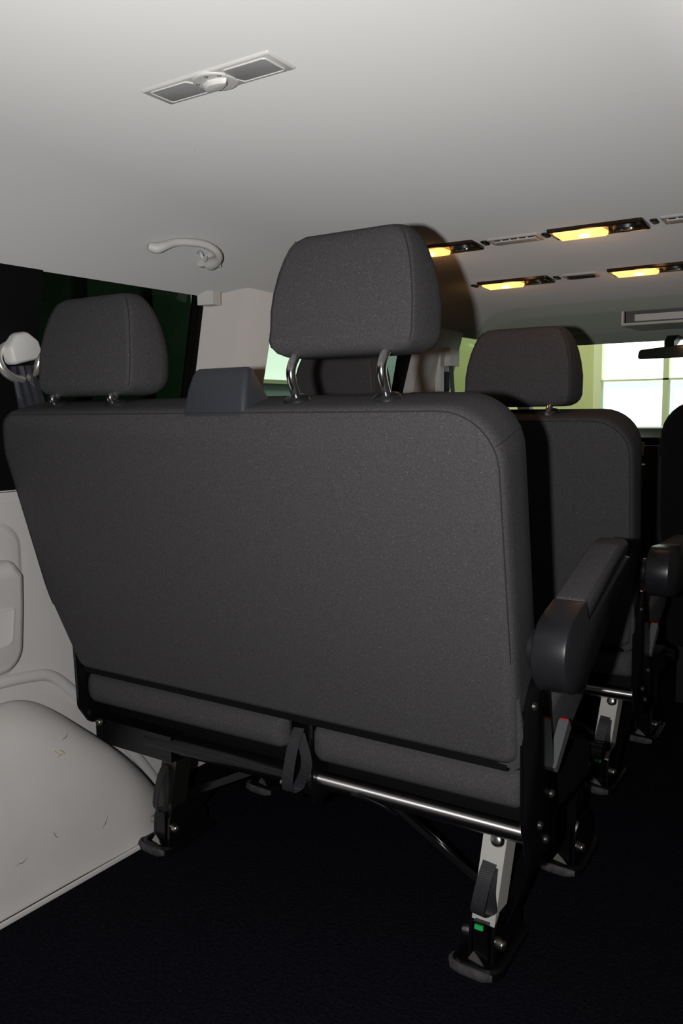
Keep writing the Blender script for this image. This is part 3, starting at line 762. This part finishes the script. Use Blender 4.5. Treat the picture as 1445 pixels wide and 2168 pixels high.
# ------------------------------------------------------------------ cab: console, visor, mirror, dashboard, seat
def CP(u, v, n): # plate hanging under the header lining, facing back and down
    y = 3.30+v; return Vector((-.79+u, y, zroof(-.79, y)-.026-n))
cc = thing('overhead_console', (-.72, 3.1, 1.29), 'grey overhead console with a recessed tray above the rear-view mirror', 'console')
bm = B(); box(bm, -.835, -.60, 3.0, 3.22, 1.287, 1.352)
obj('body', bm, M_trim, cc, bevel=.012)
obj('rim', slab(B(), rpoly([(-.118, -.034), (.118, -.034), (.118, .034), (-.118, .034)], .008, 4), lambda u, v, n: Vector((-.7175+u, 3.0-n, 1.320+v)), [(0, 0), (.012, .001), (.014, .004), (.013, .009), (-.02, .011)]), M_light_trim, cc, ang=40)
obj('tray', slab(B(), rpoly([(-.104, -.023), (.104, -.023), (.104, .024), (-.104, .024)], .004, 3), lambda u, v, n: Vector((-.7175+u, 3.0-n, 1.320+v)), [(.0, 0), (.002, 0)]), M_buckle, cc)
obj('lamp_lens', box(B(), -.79, -.618, 2.990, 3.0, 1.300, 1.322), M_light_trim, cc, bevel=.003)
bm = B(); bar(bm, (-1.42, 3.33, 1.320), (-.875, 3.33, 1.320), .014, .050, up=(0, -.85, .53))
vs = obj('sun_visor', bm, M_trim, bevel=.006)
tag(vs, 'grey folded sun visor against the header left of the overhead console', 'visor')
mr = thing('rear_view_mirror', (-.80, 3.55, 1.24), 'black rear-view mirror hanging at the top of the windscreen', 'mirror')
bm = B(); bar(bm, (-.79, 3.50, 1.25), (-.79, 3.68, 1.335), .035, .03, w2=.06, h2=.03); obj('stalk', bm, M_black, mr, bevel=.006)
mp = rpoly([(-.125, -.020), (.125, -.030), (.125, .026), (-.118, .016)], .012, 4)
obj('mirror_housing', slab(B(), mp, lambda u, v, n: Vector((-.78+u, 3.47+n+.10*(-u)*.3, 1.225+v+.04*u)), [(0, .003), (.004, 0), (.02, .002), (.035, .012)]), M_black, mr)
obj('mirror_glass', slab(B(), inset(mp, .004), lambda u, v, n: Vector((-.78+u, 3.468+n-.03*u, 1.225+v+.04*u)), [(0, 0), (.002, 0)]), M_mirror, mr)
ds = thing('dashboard', (-.8, 3.8, .5), 'black dashboard under the windscreen with steering wheel in front', 'dashboard')
bm = B(); pr = [(4.3, .35), (4.3, .885), (3.95, .93), (3.66, .925), (3.60, .89), (3.62, .78), (3.70, .60), (3.72, .35)]
loft(bm, [[Vector((x, y, z)) for y, z in pr] for x in (-1.63, .03)]); obj('top_panel', bm, M_black, ds, bevel=.02)
obj('centre_stack', box(B(), -.92, -.68, 3.50, 3.70, .40, .86), M_black, ds, bevel=.02)
for x, z0, z1 in ((-.885, .84, .895), (-.80, .84, .885)):
    obj('dash_vent', slab(B(), rpoly([(-.012, 0), (.012, 0), (.016, z1-z0), (-.008, z1-z0)], .005, 3), lambda u, v, n: Vector((x+u, 3.49-n, z0+v-.02)), [(0, 0), (.006, .0), (.007, .003), (.003, .005)]), M_trim if x < -.86 else M_black, ds)
wc = Vector((-.36, 3.42, .84)); wa = Vector((0, -.85, .5)).normalized(); wu = wa.orthogonal().normalized(); wv = wa.cross(wu)
obj('steering_wheel', tube(B(), [wc+(wu*math.cos(t)+wv*math.sin(t))*.19 for t in [2*math.pi*k/40 for k in range(41)]], .015, 12), M_black, ds)

def cab_seat(x0, x1, y0, top, label):
    root = thing('cab_seat', ((x0+x1)/2, y0+.2, 0), label, 'seat', 'black cab seats')
    out = rpoly([(x0+.02, .36), (x1-.02, .36), (x1+.0, .62), (x1-.02, top), (x0+.02, top), (x0, .62)], [.03, .03, .3, .12, .12, .3], 8)
    bm = B(); slab(bm, out, lambda u, v, n: Vector((u, y0+n+.10-(v-.36)*.28, v)), [(0, .03), (.004, .01), (.02, 0), (.08, -.004), (.13, .01), (.15, .05)])
    obj('backrest', bm, M_seat_front, root, ang=60)
    bm = B(); loft(bm, [[Vector((q.x, y, q.y)) for q in rpoly([(x0+.01, .20), (x1-.01, .20), (x1-.01, .46+(y-y0)*.08), (x0+.01, .46+(y-y0)*.08)], .05, 5)] for y in (y0+.12, y0+.16, y0+.5, y0+.62)])
    obj('seat_cushion', bm, M_seat_front, root, ang=60)
    obj('pedestal', box(B(), x0+.05, x1-.05, y0+.14, y0+.52, 0, .21), M_black, root, bevel=.01)
    return root
cab_seat(-.668, -.19, 2.86, 1.03, 'black cab seat at the right frame edge, silhouetted against the windscreen')
cs2 = cab_seat(-1.50, -1.02, 2.92, .86, 'black cab seat on the left, hidden behind the second bench')
ga = obj('gear_lever', tube(B(), [(-.845, 3.30, .45), (-.84, 3.28, .70), (-.838, 3.27, .80)], [.012, .016, .028], 14), M_black)
tag(ga, 'black gear lever knob between the cab seats', 'lever')
